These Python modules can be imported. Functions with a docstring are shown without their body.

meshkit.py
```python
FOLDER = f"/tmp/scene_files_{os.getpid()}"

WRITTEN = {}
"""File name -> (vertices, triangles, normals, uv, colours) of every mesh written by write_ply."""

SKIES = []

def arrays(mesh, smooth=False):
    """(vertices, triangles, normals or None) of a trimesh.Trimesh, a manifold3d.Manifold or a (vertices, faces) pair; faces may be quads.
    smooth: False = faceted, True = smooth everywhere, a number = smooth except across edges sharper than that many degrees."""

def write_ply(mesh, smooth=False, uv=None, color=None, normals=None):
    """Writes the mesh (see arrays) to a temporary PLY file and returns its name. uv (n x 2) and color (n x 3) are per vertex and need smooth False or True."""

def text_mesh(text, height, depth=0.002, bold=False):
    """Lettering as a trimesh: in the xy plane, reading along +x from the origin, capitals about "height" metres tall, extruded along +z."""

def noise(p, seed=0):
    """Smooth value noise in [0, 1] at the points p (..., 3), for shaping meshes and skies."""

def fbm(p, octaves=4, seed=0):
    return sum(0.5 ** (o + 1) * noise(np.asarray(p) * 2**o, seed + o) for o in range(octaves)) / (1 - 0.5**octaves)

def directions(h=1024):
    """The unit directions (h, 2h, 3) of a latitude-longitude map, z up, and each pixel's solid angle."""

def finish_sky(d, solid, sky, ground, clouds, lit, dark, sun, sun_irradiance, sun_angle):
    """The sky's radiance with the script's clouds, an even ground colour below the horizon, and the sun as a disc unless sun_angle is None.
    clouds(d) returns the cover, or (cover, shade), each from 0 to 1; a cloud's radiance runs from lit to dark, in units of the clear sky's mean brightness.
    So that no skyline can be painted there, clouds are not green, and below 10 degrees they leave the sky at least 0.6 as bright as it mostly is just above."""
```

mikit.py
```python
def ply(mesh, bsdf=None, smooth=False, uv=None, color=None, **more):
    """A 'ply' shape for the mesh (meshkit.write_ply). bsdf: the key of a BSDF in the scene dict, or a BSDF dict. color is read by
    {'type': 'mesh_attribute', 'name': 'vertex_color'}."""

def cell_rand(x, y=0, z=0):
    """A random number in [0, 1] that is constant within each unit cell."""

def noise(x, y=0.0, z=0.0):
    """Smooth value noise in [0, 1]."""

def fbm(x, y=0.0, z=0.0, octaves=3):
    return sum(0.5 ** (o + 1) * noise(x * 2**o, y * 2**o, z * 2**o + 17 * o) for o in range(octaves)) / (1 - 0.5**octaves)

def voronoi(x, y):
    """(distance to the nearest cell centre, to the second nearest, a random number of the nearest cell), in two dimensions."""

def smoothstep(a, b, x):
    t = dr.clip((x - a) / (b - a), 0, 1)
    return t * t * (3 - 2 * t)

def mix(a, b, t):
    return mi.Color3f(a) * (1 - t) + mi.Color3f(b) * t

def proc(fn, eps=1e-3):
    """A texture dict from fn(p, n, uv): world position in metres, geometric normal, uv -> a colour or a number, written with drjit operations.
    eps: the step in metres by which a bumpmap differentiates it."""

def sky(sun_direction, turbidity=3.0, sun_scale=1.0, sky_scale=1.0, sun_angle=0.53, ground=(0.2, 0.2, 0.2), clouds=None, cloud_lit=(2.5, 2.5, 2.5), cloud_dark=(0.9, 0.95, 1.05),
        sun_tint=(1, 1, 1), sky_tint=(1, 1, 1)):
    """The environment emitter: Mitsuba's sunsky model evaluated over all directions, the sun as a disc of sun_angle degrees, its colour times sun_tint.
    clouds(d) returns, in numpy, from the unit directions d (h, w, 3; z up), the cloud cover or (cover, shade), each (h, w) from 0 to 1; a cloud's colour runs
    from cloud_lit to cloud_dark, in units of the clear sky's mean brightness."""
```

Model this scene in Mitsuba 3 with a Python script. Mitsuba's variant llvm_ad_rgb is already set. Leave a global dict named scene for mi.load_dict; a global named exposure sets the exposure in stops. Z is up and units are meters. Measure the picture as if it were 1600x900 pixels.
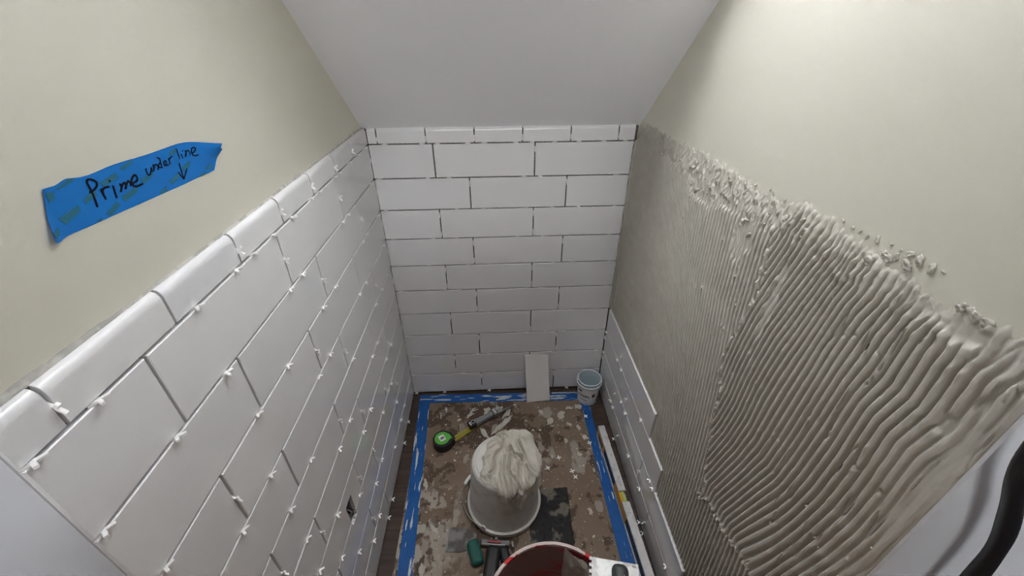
import math, random
import numpy as np, trimesh, mitsuba as mi, drjit as dr
import mikit, meshkit
from mikit import proc, noise, fbm, voronoi, smoothstep, mix
from shapely.geometry import Polygon, LineString
random.seed(4)
rng = np.random.default_rng(11)
T = mi.ScalarTransform4f
scene, labels = {}, {}

# ------------------------------------------------------------------ camera, lights, exposure
CAM = np.array([0.37162, -1.28535, 1.34024])
RIGHT, DOWN, FWD = np.array([[0.998851, -0.047732, -0.004393], [-0.029144, -0.531989, -0.846249], [0.038056, 0.845405, -0.532769]])
scene['camera'] = {'type': 'perspective', 'fov': 2*math.degrees(math.atan(800/639.53)), 'fov_axis': 'x', 'near_clip': 0.01, 'far_clip': 50.0,
                   'to_world': T().look_at(origin=CAM.tolist(), target=(CAM+FWD).tolist(), up=(-DOWN).tolist())}
exposure = -0.07
SKYLIGHT = [21.0, 21.2, 21.5]      # daylight in the roof window above the alcove
ROOM_WINDOW = [7.3, 7.35, 7.5]      # daylight in the window of the room behind the camera

# ------------------------------------------------------------------ materials
def two(b): return {'type': 'twosided', 'b': b}
def rgb(*c): return {'type': 'rgb', 'value': list(c)}
def mat(name, b): scene[name] = b; return name
def plain(name, col, rough=.6, spec=.4, **k):
    return mat(name, two({'type': 'principled', 'base_color': rgb(*col), 'roughness': rough, 'specular': spec, **k}))
def bumped(b, fn, scale, eps=5e-4): return {'type': 'bumpmap', 't': proc(fn, eps), 'scale': scale, 'b': b}

def roller(p, n, uv): return fbm(p.x*260, p.y*260, p.z*260, 2)
def knock(p, n, uv): return fbm(p.x*170, p.y*170, p.z*170, 3)
def grain(p, n, uv): return fbm(p.x*700, p.y*700, p.z*700, 2)
mat('cream_paint', two(bumped({'type': 'principled', 'base_color': rgb(.68, .66, .565), 'roughness': .42, 'specular': .4}, roller, .00025)))
mat('ceiling_paint', two(bumped({'type': 'principled', 'base_color': rgb(.85, .855, .87), 'roughness': .6, 'specular': .3}, knock, .0005)))
mat('white_paint', two(bumped({'type': 'principled', 'base_color': rgb(.66, .67, .69), 'roughness': .55, 'specular': .3}, knock, .0005)))
def mortar_col(p, n, uv): return mix([.43, .405, .35], [.53, .505, .45], fbm(p.x*40, p.y*40, p.z*40, 3))
mat('mortar', two(bumped({'type': 'principled', 'base_color': proc(mortar_col), 'roughness': .75, 'specular': .3}, grain, .0005)))
plain('thinset', (.13, .125, .115), .9)
def compound_col(p, n, uv): return mix([.43, .42, .385], [.58, .57, .525], smoothstep(.35, .65, fbm(p.x*90, p.y*90, p.z*90, 3)))
mat('compound', two(bumped({'type': 'principled', 'base_color': proc(compound_col), 'roughness': .85, 'specular': .2}, grain, .0015)))
TILES = []
for i, c in enumerate([(.80, .80, .81), (.785, .787, .80), (.81, .81, .815)]):
    TILES.append(mat(f'glaze_{i}', {'type': 'roughplastic', 'diffuse_reflectance': rgb(*c), 'alpha': .016, 'int_ior': 1.5, 'distribution': 'ggx'}))
plain('spacer_plastic', (.86, .86, .85), .4)
def wood(p, n, uv):
    g = fbm(p.x*9, p.y*140, 3.0, 3); s = fbm(p.x*2.2, p.y*30, 9.0, 3)
    return mix([.020, .013, .010], [.070, .046, .034], g*.55+s*.45)
mat('plank_wood', two({'type': 'principled', 'base_color': proc(wood), 'roughness': .42, 'specular': .4}))
plain('subfloor', (.14, .12, .11), .9)
def paper(p, n, uv):
    a = fbm(p.x*14, p.y*14, 1.0, 4); b = fbm(p.x*42, p.y*42, 5.0, 4); s = fbm(p.x*11+7, p.y*8, 3.0, 4)
    c = mix([.145, .098, .066], [.205, .155, .115], a)
    c = mix(c, [.062, .040, .026], smoothstep(.51, .58, s*.6+b*.4)*.85)                 # wet stains
    c = mix(c, [.34, .31, .27], smoothstep(.63, .70, fbm(p.x*23+3, p.y*15, 8.0, 5))*.7)    # dried mortar film
    near = smoothstep(.30, .10, p.x)*smoothstep(-.40, -.50, p.y)                          # scraped mortar in the near left corner
    c = mix(c, [.40, .36, .30], smoothstep(.38, .50, fbm(p.x*30, p.y*26, 2.0, 5))*near)
    c = mix(c, [.075, .055, .042], smoothstep(.60, .68, fbm(p.x*70, p.y*60, 6.0, 4))*near)
    d1, d2, k = voronoi(p.x*85, p.y*85)
    c = mix(c, [.50, .475, .43], smoothstep(.20, .12, d1)*smoothstep(.90, .94, k)*smoothstep(.4, .6, a))
    d1, d2, k = voronoi(p.x*190+3, p.y*190)
    return mix(c, [.55, .53, .49], smoothstep(.24, .14, d1)*smoothstep(.93, .95, k)*smoothstep(.35, .55, b))
mat('paper', two(bumped({'type': 'principled', 'base_color': proc(paper), 'roughness': .7, 'specular': .25}, lambda p, n, uv: fbm(p.x*60, p.y*60, 1.0, 3), .004)))
def floor_tape(p, n, uv):
    along = dr.select(p.y > -.082, p.x, p.y); across = dr.select(p.y > -.082, p.y, p.x)
    s = fbm(along*16, across*130, 4.0, 4)
    back = dr.select(p.y > -.082, smoothstep(.25, .62, p.x), 0.0)
    m = smoothstep(.655, .70, s+back*.17)
    c = mix([.005, .062, .235], [.009, .085, .285], fbm(p.x*50, p.y*50, 1.0, 2))
    return mix(c, [.56, .58, .60], m*.9)
mat('floor_tape', two({'type': 'principled', 'base_color': proc(floor_tape), 'roughness': .5, 'specular': .35}))
mat('wall_tape', two(bumped({'type': 'principled', 'base_color': rgb(.006, .155, .50), 'roughness': .55, 'specular': .3}, lambda p, n, uv: fbm(p.y*900, p.z*250, 1.0, 2), .0002)))
plain('tape_print', (.014, .125, .20), .6)
plain('marker_ink', (.004, .005, .009), .7, .1)
plain('black_plastic', (.012, .012, .013), .4)
plain('cable_rubber', (.010, .010, .012), .35)
plain('box_plastic', (.11, .115, .125), .6)
plain('chip_edge', (.30, .28, .26), .9)
def pail_col(p, n, uv): return mix([.60, .585, .55], [.46, .43, .38], smoothstep(.45, .75, fbm(p.x*25, p.y*25, p.z*25, 4))*.7)
mat('pail_white', two({'type': 'principled', 'base_color': proc(pail_col), 'roughness': .45, 'specular': .4}))
plain('wire', (.55, .53, .50), .35, metallic=.8)
def cloth_col(p, n, uv): return mix([.56, .53, .465], [.43, .40, .345], fbm(p.x*35, p.y*35, p.z*35, 3))
mat('cloth', two(bumped({'type': 'principled', 'base_color': proc(cloth_col), 'roughness': .9, 'specular': .15, 'sheen': .3}, lambda p, n, uv: fbm(p.x*1300, p.y*1300, p.z*1300, 2), .0002)))
def red_col(p, n, uv):
    c = mix([.30, .018, .022], [.20, .105, .095], smoothstep(.34, .50, fbm(p.x*13, p.y*13, p.z*22, 4)))
    return c
mat('red_inside', two({'type': 'principled', 'base_color': proc(red_col), 'roughness': .55, 'specular': .35}))
plain('red_plastic', (.42, .016, .022), .4)
def rim_col(p, n, uv): return mix([.64, .54, .51], [.52, .03, .035], smoothstep(.60, .66, fbm(p.x*45, p.y*45, p.z*45, 3)))
mat('red_rim', two({'type': 'principled', 'base_color': proc(rim_col), 'roughness': .5, 'specular': .35}))
def steel_col(p, n, uv): return mix([.62, .62, .61], [.42, .41, .40], smoothstep(.5, .72, fbm(p.x*60, p.y*60, p.z*60, 4)))
mat('steel', two({'type': 'principled', 'base_color': proc(steel_col), 'roughness': .42, 'metallic': .55, 'specular': .5}))
mat('aluminium', two({'type': 'principled', 'base_color': proc(lambda p, n, uv: mix([.56, .555, .545], [.44, .43, .42], smoothstep(.5, .7, fbm(p.x*80, p.y*80, p.z*80, 4)))), 'roughness': .5, 'metallic': .3, 'specular': .5}))
mat('dirty_steel', two({'type': 'principled', 'base_color': proc(lambda p, n, uv: mix([.060, .052, .045], [.17, .165, .155], smoothstep(.42, .7, fbm(p.x*38, p.y*38, p.z*38, 4)))), 'roughness': .5, 'metallic': .25, 'specular': .5}))
plain('dark_steel', (.16, .155, .15), .45, metallic=.6)
plain('yellow_plastic', (.52, .27, .025), .45)
plain('green_plastic', (.10, .40, .055), .4)
plain('teal_rubber', (.006, .075, .058), .6)
plain('grey_plastic', (.045, .048, .048), .4)
plain('knife_grey', (.20, .205, .21), .4, metallic=.3)
plain('label_white', (.75, .75, .73), .5)
plain('label_ink', (.05, .052, .06), .5)
plain('label_grey', (.30, .30, .29), .6)
plain('tape_blade', (.33, .27, .035), .45)
plain('tub_white', (.66, .68, .69), .4)
plain('tub_inside', (.50, .58, .62), .35)
plain('vial', (.45, .55, .12), .2)
plain('pink_red', (.30, .06, .065), .5)
def mat_col(p, n, uv): return mix([.018, .017, .017], [.13, .115, .095], smoothstep(.53, .66, fbm(p.x*28, p.y*28, 2.0, 5)))
mat('mat_rubber', two({'type': 'principled', 'base_color': proc(mat_col), 'roughness': .7, 'specular': .3}))

# ------------------------------------------------------------------ helpers
count = {}
def key_for(name, parent=None):
    k = (parent+'__' if parent else '') + name
    n = count.get(k, 0); count[k] = n+1
    return k if n == 0 else f'{k}_{n:03d}'
def obj(name, mesh, m, parent=None, smooth=False, **shape):
    k = key_for(name, parent); scene[k] = mikit.ply(mesh, m, smooth, **shape); return k
def put(name, shape, to_world, parent=None):
    k = key_for(name, parent); scene[k] = {**shape, 'to_world': to_world}; return k
def thing(name, label, cat, group=None):
    k = key_for(name); tag(k, label, cat, group); return k
def tag(k, label=None, cat=None, group=None, kind=None):
    d = {a: b for a, b in (('label', label), ('category', cat), ('group', group), ('kind', kind)) if b}
    labels[k] = d; return k
def box(x0, x1, y0, y1, z0, z1):
    m = trimesh.creation.box((x1-x0, y1-y0, z1-z0)); m.apply_translation(((x0+x1)/2, (y0+y1)/2, (z0+z1)/2)); return m
def join(*ms): return trimesh.util.concatenate([m for m in ms])
def frame(o, ex, ey, ez):
    M = np.eye(4); M[:3, 0], M[:3, 1], M[:3, 2], M[:3, 3] = ex, ey, ez, o; return M
def lathe(prof, n=64): return trimesh.creation.revolve(np.array(prof, float), sections=n)
def moved(m, *t): m = m.copy(); m.apply_translation(t); return m
def turned(m, deg, axis=(0, 0, 1), at=(0, 0, 0)):
    m = m.copy(); m.apply_transform(trimesh.transformations.rotation_matrix(math.radians(deg), axis, at)); return m
def tube(pts, r, n=10, closed=False):
    P = np.array(pts, float); k = len(P); R = np.broadcast_to(r, k)
    if closed: tg = np.roll(P, -1, 0)-np.roll(P, 1, 0)
    else: tg = np.gradient(P, axis=0)
    tg /= np.linalg.norm(tg, axis=1, keepdims=True)
    up = np.array([0.31, .17, .93]); V = []
    for i in range(k):
        a = np.cross(tg[i], up); a /= np.linalg.norm(a); b = np.cross(tg[i], a); up = -np.cross(tg[i], a) if False else np.cross(a, tg[i])
        th = np.arange(n)*2*np.pi/n
        V.append(P[i]+R[i]*(np.cos(th)[:, None]*a+np.sin(th)[:, None]*b))
    V = np.vstack(V); F = []
    for i in range(k if closed else k-1):
        j = (i+1) % k
        for q in range(n):
            a, b, c, d = i*n+q, i*n+(q+1) % n, j*n+(q+1) % n, j*n+q
            F += [[a, b, c], [a, c, d]]
    if not closed:
        V = np.vstack([V, P[0], P[-1]])
        for q in range(n):
            F += [[len(V)-2, (q+1) % n, q], [len(V)-1, (k-1)*n+q, (k-1)*n+(q+1) % n]]
    m = trimesh.Trimesh(V, F, process=False); m.fix_normals(); return m
def spline(pts, n):
    from scipy.interpolate import make_interp_spline
    P = np.array(pts, float); d = np.r_[0, np.cumsum(np.linalg.norm(np.diff(P, axis=0), axis=1))]
    return make_interp_spline(d, P, k=min(3, len(P)-1))(np.linspace(0, d[-1], n))
def extrude(poly, h): return trimesh.creation.extrude_polygon(poly, h, engine='earcut')
def smooth(a, b, x): t = np.clip((x-a)/(b-a), 0, 1); return t*t*(3-2*t)
def rbox(w, d, h, r):                                   # rounded box, centred, by a hull of spheres
    s = trimesh.creation.icosphere(2, r)
    return trimesh.util.concatenate([moved(s, x, y, z) for x in (-w/2+r, w/2-r) for y in (-d/2+r, d/2-r) for z in (-h/2+r, h/2-r)]).convex_hull
def grid_mesh(V3, flip=False):
    a, b = V3.shape[:2]; i = np.arange(a*b).reshape(a, b)
    q = np.stack([i[:-1, :-1], i[1:, :-1], i[1:, 1:], i[:-1, 1:]], -1).reshape(-1, 4)
    F = np.vstack([q[:, [0, 1, 2]], q[:, [0, 2, 3]]])
    return trimesh.Trimesh(V3.reshape(-1, 3), F[:, ::-1] if flip else F, process=False)
def lump(r, flat=.5, seed=0, sub=2, amp=.5):
    m = trimesh.creation.icosphere(sub, 1.0); v = np.array(m.vertices)
    v *= (1+amp*(meshkit.fbm(v*1.6+seed*7.3, 3, seed)-.5)*2)[:, None]
    v[:, 2] *= flat; return trimesh.Trimesh(v*r, m.faces, process=False)

# ------------------------------------------------------------------ the setting
PITCH, Z0, LEN, GAP = .1046, 1.052, .3109, .0038          # tile rows, top of row 1, tile length with its joint
YF, W, XR = -1.076, .8075, .8205                         # alcove front, right tile face, right wallboard
SL = math.atan(.851)                                     # slope of the ceiling
ES, EN = np.array([0, -math.cos(SL), math.sin(SL)]), np.array([0, math.sin(SL), math.cos(SL)])
O = np.array([0, 0, 1.103])
def slope_box(x0, x1, s0, s1, n0, n1):
    m = box(x0, x1, s0, s1, n0, n1); m.apply_transform(frame(O, (1, 0, 0), ES, EN)); return m
def setting(name, mesh, m, smooth=False): k = obj(name, mesh, m, None, smooth); tag(k, kind='structure'); return k

floor = setting('floor', box(-1.9, 2.6, -4.0, .10, -.05, -.009), 'subfloor')
n_pl = 0
for r in range(29):                                       # vinyl planks, running across the alcove
    y1 = -.0145-.141*(r-1); y0 = y1-.1402
    y1 = min(y1, .008)
    xs = [-1.88, -1.88+.35+(r*.47) % .9]
    while xs[-1] < 2.58: xs.append(min(xs[-1]+1.22, 2.58))
    for a, b in zip(xs[:-1], xs[1:]):
        if b-a > .02: obj('plank', box(a, b-.0006, y0, y1, -.009, rng.uniform(-.0004, 0)), 'plank_wood', floor)
XA, XB, YA, YB, ZP = .22, .77, -.40, -.82, 2.26             # light shaft of the roof window: across, back and front faces, height of its pane
SA, SB = -YA/.7615, -YB/.7615
def cz(y): return 1.103-.851*y
def shaft_side(x0, x1):
    m = extrude(Polygon([(YB-.02, cz(YB-.02)+.01), (YA+.02, cz(YA+.02)+.01), (YA+.02, ZP+.02), (YB-.02, ZP+.02)]), x1-x0)
    m.apply_transform(frame((x0, 0, 0), (0, 1, 0), (0, 0, 1), (1, 0, 0))); return m
cl = setting('ceiling', join(slope_box(-1.9, 2.6, -.16, SA, 0, .12), slope_box(-1.9, XA, SA, SB, 0, .12), slope_box(XB, 2.6, SA, SB, 0, .12), slope_box(-1.9, 2.6, SB, 2.0, 0, .12),
        shaft_side(XA-.02, XA), shaft_side(XB, XB+.02), box(XA, XB, YA, YA+.02, cz(YA)+.001, ZP+.02), box(XA, XB, YB-.02, YB, cz(YB)+.001, ZP+.02),
        box(-1.9, 2.6, -4.0, -1.50, 2.397, 2.52)), 'ceiling_paint')
def pane(name, corners, radiance, fr):
    k = thing(name, None, None); labels[k] = {'kind': 'structure'}
    c = np.array(corners, float)
    q = trimesh.Trimesh(c, [[0, 2, 1], [0, 3, 2]], process=False)
    kk = key_for('pane', k); scene[kk] = {**mikit.ply(q, 'label_white'), 'emitter': {'type': 'area', 'radiance': rgb(*radiance)}}
    obj('frame', fr, 'white_paint', k)
def slope_pt(x, s, n): return O+np.array([x, 0, 0])+s*ES+n*EN
pane('window_1', [(XA, YB, ZP), (XB, YB, ZP), (XB, YA, ZP), (XA, YA, ZP)], SKYLIGHT,
     join(box(XA, XB, YB, YB+.02, ZP-.02, ZP+.01), box(XA, XB, YA-.02, YA, ZP-.02, ZP+.01), box(XA, XA+.02, YB+.02, YA-.02, ZP-.02, ZP+.01), box(XB-.02, XB, YB+.02, YA-.02, ZP-.02, ZP+.01)))
bk = setting('wall_behind', box(-1.9, 2.6, -4.06, -4.0, -.01, 2.5), 'white_paint')
setting('wall_room_left', box(-1.96, -1.9, -4.0, YF, -.01, 2.5), 'white_paint')
setting('wall_room_right', box(2.6, 2.66, -4.0, YF, -.01, 2.5), 'white_paint')
pane('window_2', [(-.35, -3.985, 2.32), (-.35, -3.985, 1.35), (1.15, -3.985, 1.35), (1.15, -3.985, 2.32)], ROOM_WINDOW,
     join(box(-.41, 1.21, -4, -3.96, 2.32, 2.38), box(-.41, 1.21, -4, -3.96, 1.29, 1.35), box(-.41, -.35, -4, -3.96, 1.35, 2.32), box(1.15, 1.21, -4, -3.96, 1.35, 2.32)))

HOLE = (-.7255, -.6885, .297, .3815)                      # the opening for an electrical box
def slab_with_hole(x0, x1, y0, y1, z0, z1):
    hy0, hy1, hz0, hz1 = HOLE
    return join(box(x0, x1, y0, hy0, z0, z1), box(x0, x1, hy1, y1, z0, z1), box(x0, x1, hy0, hy1, z0, hz0), box(x0, x1, hy0, hy1, hz1, z1))
wl = setting('wall_left', slab_with_hole(-.10, -.0115, -1.062, .10, -.008, 2.5), 'cream_paint')
wr = setting('wall_right', box(XR, .93, -1.0674, .10, -.008, 2.5), 'cream_paint')
wb = setting('wall_back', box(-.0115, XR, .0115, .10, -.008, 1.20), 'cream_paint')
setting('wall_front_left', box(-1.9, -.0035, YF, -1.062, -.008, 2.5), 'white_paint')
setting('wall_front_right', box(.8190, 2.6, -1.0712, -1.0674, -.008, 2.5), 'white_paint')
obj('thinset_bed', box(-.009, XR-.003, .0087, .0116, .002, 1.097), 'thinset', wb)
obj('thinset_bed', slab_with_hole(-.0116, -.0087, -1.06, .009, .002, 1.098), 'thinset', wl)

# ------------------------------------------------------------------ tiles (in wall frames: u along the wall, v up, w out of the wall)
def tile_mesh(l, h, t=.0085, b=.0011):
    r = np.array([[-l/2, -h/2], [l/2, -h/2], [l/2, h/2], [-l/2, h/2]]); i = r-np.sign(r)*b
    V = np.vstack([np.c_[r, np.full(4, -t)], np.c_[r, np.full(4, -b)], np.c_[i, np.zeros(4)]])
    F = []
    for a in (0, 4):
        for k in range(4):
            j = (k+1) % 4; F += [[a+k, a+j, a+4+j], [a+k, a+4+j, a+4+k]]
    F += [[8, 9, 10], [8, 10, 11], [0, 2, 1], [0, 3, 2]]
    return trimesh.Trimesh(V, F, process=False)
def bull_mesh(l, h, t=.0085):
    a = np.linspace(0, np.pi/2, 7)
    prof = [(-h/2, -t), (-h/2, -.001), (-h/2+.001, 0)]+[(h/2-.0115+.0115*np.sin(q), -.0075+.0075*np.cos(q)) for q in a]+[(h/2, -t)]
    m = extrude(Polygon(prof), l)                          # x = v, y = w, z = along
    M = np.eye(4); M[:3, :3] = np.array([[0, 0, 1], [1, 0, 0], [0, 1, 0]]); m.apply_transform(M); m.apply_translation((-l/2, 0, 0)); return m
WALLS = {'wall_left': (np.array([0, 0, 0.]), np.array([0, -1., 0]), np.array([1., 0, 0])),          # origin, u axis, normal
         'wall_back': (np.array([0, 0, 0.]), np.array([1., 0, 0]), np.array([0, -1., 0])),
         'wall_right': (np.array([W, 0, 0.]), np.array([0, -1., 0]), np.array([-1., 0, 0]))}
Zv = np.array([0, 0, 1.])
def wall_frame(wall, u, v, w=0, tilt=(0, 0)):
    o, eu, en = WALLS[wall]
    if np.dot(np.cross(eu, Zv), en) < 0: eu2 = -eu
    else: eu2 = eu
    a = eu2+en*tilt[0]; a /= np.linalg.norm(a); b = Zv+en*tilt[1]; b -= a*np.dot(a, b); b /= np.linalg.norm(b)
    return T(frame(o+eu*u+Zv*v+en*w, a, b, np.cross(a, b)).tolist())
shapes = {}
def tile(wall, u0, u1, v0, v1, bull=False):
    l, h, g = round(u1-u0, 4), round(v1-v0, 4), rng.integers(3)
    k = (l, h, bull, int(g))
    if k not in shapes: shapes[k] = mikit.ply(bull_mesh(l, h) if bull else tile_mesh(l, h), TILES[g], 35 if bull else False)
    w = rng.uniform(-.0004, .0004)
    return put('bullnose_tile' if bull else 'tile', shapes[k], wall_frame(wall, (u0+u1)/2, (v0+v1)/2, w, tuple(rng.normal(0, .0008, 2))), wall)
def row(wall, k, cuts, lo, hi):
    v1 = Z0-(k-1)*PITCH-GAP/2; v0 = Z0-k*PITCH+GAP/2
    e = [lo]+[c for c in cuts if lo+.004 < c < hi-.004]+[hi]
    for a, b in zip(e[:-1], e[1:]):
        yield a+(GAP/2 if a > lo else 0), b-(GAP/2 if b < hi else 0), v0, v1
ODD, EVEN = [.3187+LEN*i for i in range(3)], [.2040+LEN*i for i in range(3)]
for k in range(1, 11):
    for a, b, v0, v1 in row('wall_left', k, ODD if k % 2 else EVEN, .0002, 1.0745):
        hy0, hy1, hz0, hz1 = -HOLE[1], -HOLE[0], HOLE[2], HOLE[3]
        if k in (7, 8) and a < hy0 and b > hy1 and v1 > hz0:   # notched round the opening
            w0, w1 = (v0, hz1) if k == 7 else (hz0, v1)
            poly = Polygon([(a, v0), (b, v0), (b, v1), (a, v1)]).difference(Polygon([(hy0, w0-.01 if k == 7 else w0), (hy1-.004, w0-.01 if k == 7 else w0+.004), (hy1, w1 if k == 7 else w1+.01), (hy0, w1 if k == 7 else w1+.01)]))
            m = extrude(poly, .0085)
            M = np.array([[0, 0, 1, -.0085], [-1, 0, 0, 0], [0, 1, 0, 0], [0, 0, 0, 1.]]); m.apply_transform(M)
            tag(obj('tile', m, TILES[0], 'wall_left'), 'glossy white tile notched around the outlet opening')
        else: tile('wall_left', a, b, v0, v1)
    for a, b, v0, v1 in row('wall_back', k, [.1915+LEN*i for i in range(2)] if k % 2 else [.2963+LEN*i for i in range(2)], .0004, .8085 if k < 7 else .8045):
        tile('wall_back', a, b, v0, v1)
for k, hi, cuts in ((7, .5185, [.2145]), (8, .623, [.3225]), (9, .826, [.2140, .5188]), (10, .93, [.3150, .6245])):
    for a, b, v0, v1 in row('wall_right', k, cuts, .0025, hi): tile('wall_right', a, b, v0, v1)
bl = [.0015, .158, .303, .4475, .594, .7395, .887, 1.031, 1.0745]
for a, b in zip(bl[:-1], bl[1:]): tile('wall_left', a+GAP/2, b-(GAP/2 if b < 1.07 else 0), Z0+GAP/2, 1.099, True)
bb = [.0000, .0285, .1732, .3185, .464, .6105, .7567, .8090]
for a, b in zip(bb[:-1], bb[1:]): tile('wall_back', a+GAP/2, b-GAP/2, Z0+GAP/2, 1.0985, True)

# ------------------------------------------------------------------ spacers standing out of the joints
def spacer_mesh():
    a = box(-.0090, .0090, -.0014, .0014, -.0016, .0016)
    m = extrude(Polygon([(-.0015, -.0090), (.0015, -.0090), (.0015, -.0015), (.0090, -.0015), (.0090, .0015), (.0015, .0015), (.0015, .0090), (-.0015, .0090), (-.0015, .0015), (-.0090, .0015), (-.0090, -.0015), (-.0015, -.0015)]).buffer(.0006, quad_segs=2).buffer(-.0003, quad_segs=2), .0029)
    m.apply_translation((0, 0, -.00145)); return m
SP = mikit.ply(spacer_mesh(), 'spacer_plastic')
ORD = ['first', 'second', 'third', 'fourth', 'fifth', 'sixth', 'seventh', 'eighth', 'ninth', 'tenth', 'eleventh', 'twelfth', 'thirteenth', 'fourteenth', 'fifteenth', 'sixteenth']
def spacer(wall, u, v, upright, label):
    o, eu, en = WALLS[wall]; al = Zv if upright else eu; ac = np.cross(en, al)
    t = math.radians(45+rng.uniform(-17, 17)); j = rng.normal(0, .12)
    a = math.cos(t)*al+math.sin(t)*en; a = a+j*ac; a /= np.linalg.norm(a); c = ac-a*np.dot(a, ac); c /= np.linalg.norm(c)
    k = put('tile_spacer', SP, T(frame(o+eu*u+Zv*v+en*rng.uniform(-.0005, .0018), a, np.cross(c, a), c).tolist()))
    tag(k, label, 'tile spacer', 'tile spacers stuck in the wall joints')
HJ = {'wall_left': {0: [1.066, 1.002, .851, .758, .706, .639, .562, .464, .421, .318, .288, .197, .12, .045], 1: [1.065, .961, .857, .645, .592, .337, .292, .042], 2: [1.051, .839, .731, .552, .47, .235, .184, .043],
        3: [.958, .872, .651, .583, .342, .281, .047], 4: [.869, .771, .484, .238, .148, .063], 5: [.865, .669, .588, .353, .294], 6: [.874, .763, .54, .462, .252, .176], 7: [.803, .653, .382, .258],
        8: [.743, .556, .477, .246], 9: [.665, .592, .353, .237, .167], 10: [.54, .479, .257, .157]},
      'wall_back': {0: [.049, .16, .206, .298, .348, .443, .492, .561, .637, .712, .78], 1: [.014, .167, .233, .47, .521, .764], 2: [.018, .25, .336, .475, .565, .651, .773], 3: [.027, .161, .238, .449, .539, .768],
        4: [.028, .134, .273, .348, .58, .646, .784], 5: [.019, .179, .233, .48, .539, .783], 6: [.058, .276, .338, .59, .622, .761], 7: [.017, .175, .22, .49, .564, .637, .773], 8: [.03, .286, .333, .587, .627, .777],
        9: [.016, .221], 10: [.012, .133, .327, .668]},
      'wall_right': {7: [.02, .18, .232, .453], 8: [.018, .285, .336, .587, .612], 9: [.183, .219, .43, .547, .771], 10: [.28, .596, .63]}}
VJ = {'wall_left': [(1.031, 1.0746), (.7395, 1.0723), (.594, 1.0725), (.4475, 1.0714), (.303, 1.0692), (.158, 1.0702), (.3187, 1.002), (.204, .8986), (.6296, .9979), (.5149, .8881), (.6296, .7881), (.5149, .6863), (.204, .683), (.204, .4586),
        (.6296, .5763), (.5149, .4762), (.3187, .3557), (.204, .2681), (.5149, .3135), (.9405, .7887), (.9405, .5692), (.8258, .4724), (.6296, .3568), (.6296, .1627)],
      'wall_back': [], 'wall_right': [(.214, .1811), (.3225, .2689), (.315, .0679), (.5188, .1552), (.6245, .0554), (.2145, .3687)]}
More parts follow.
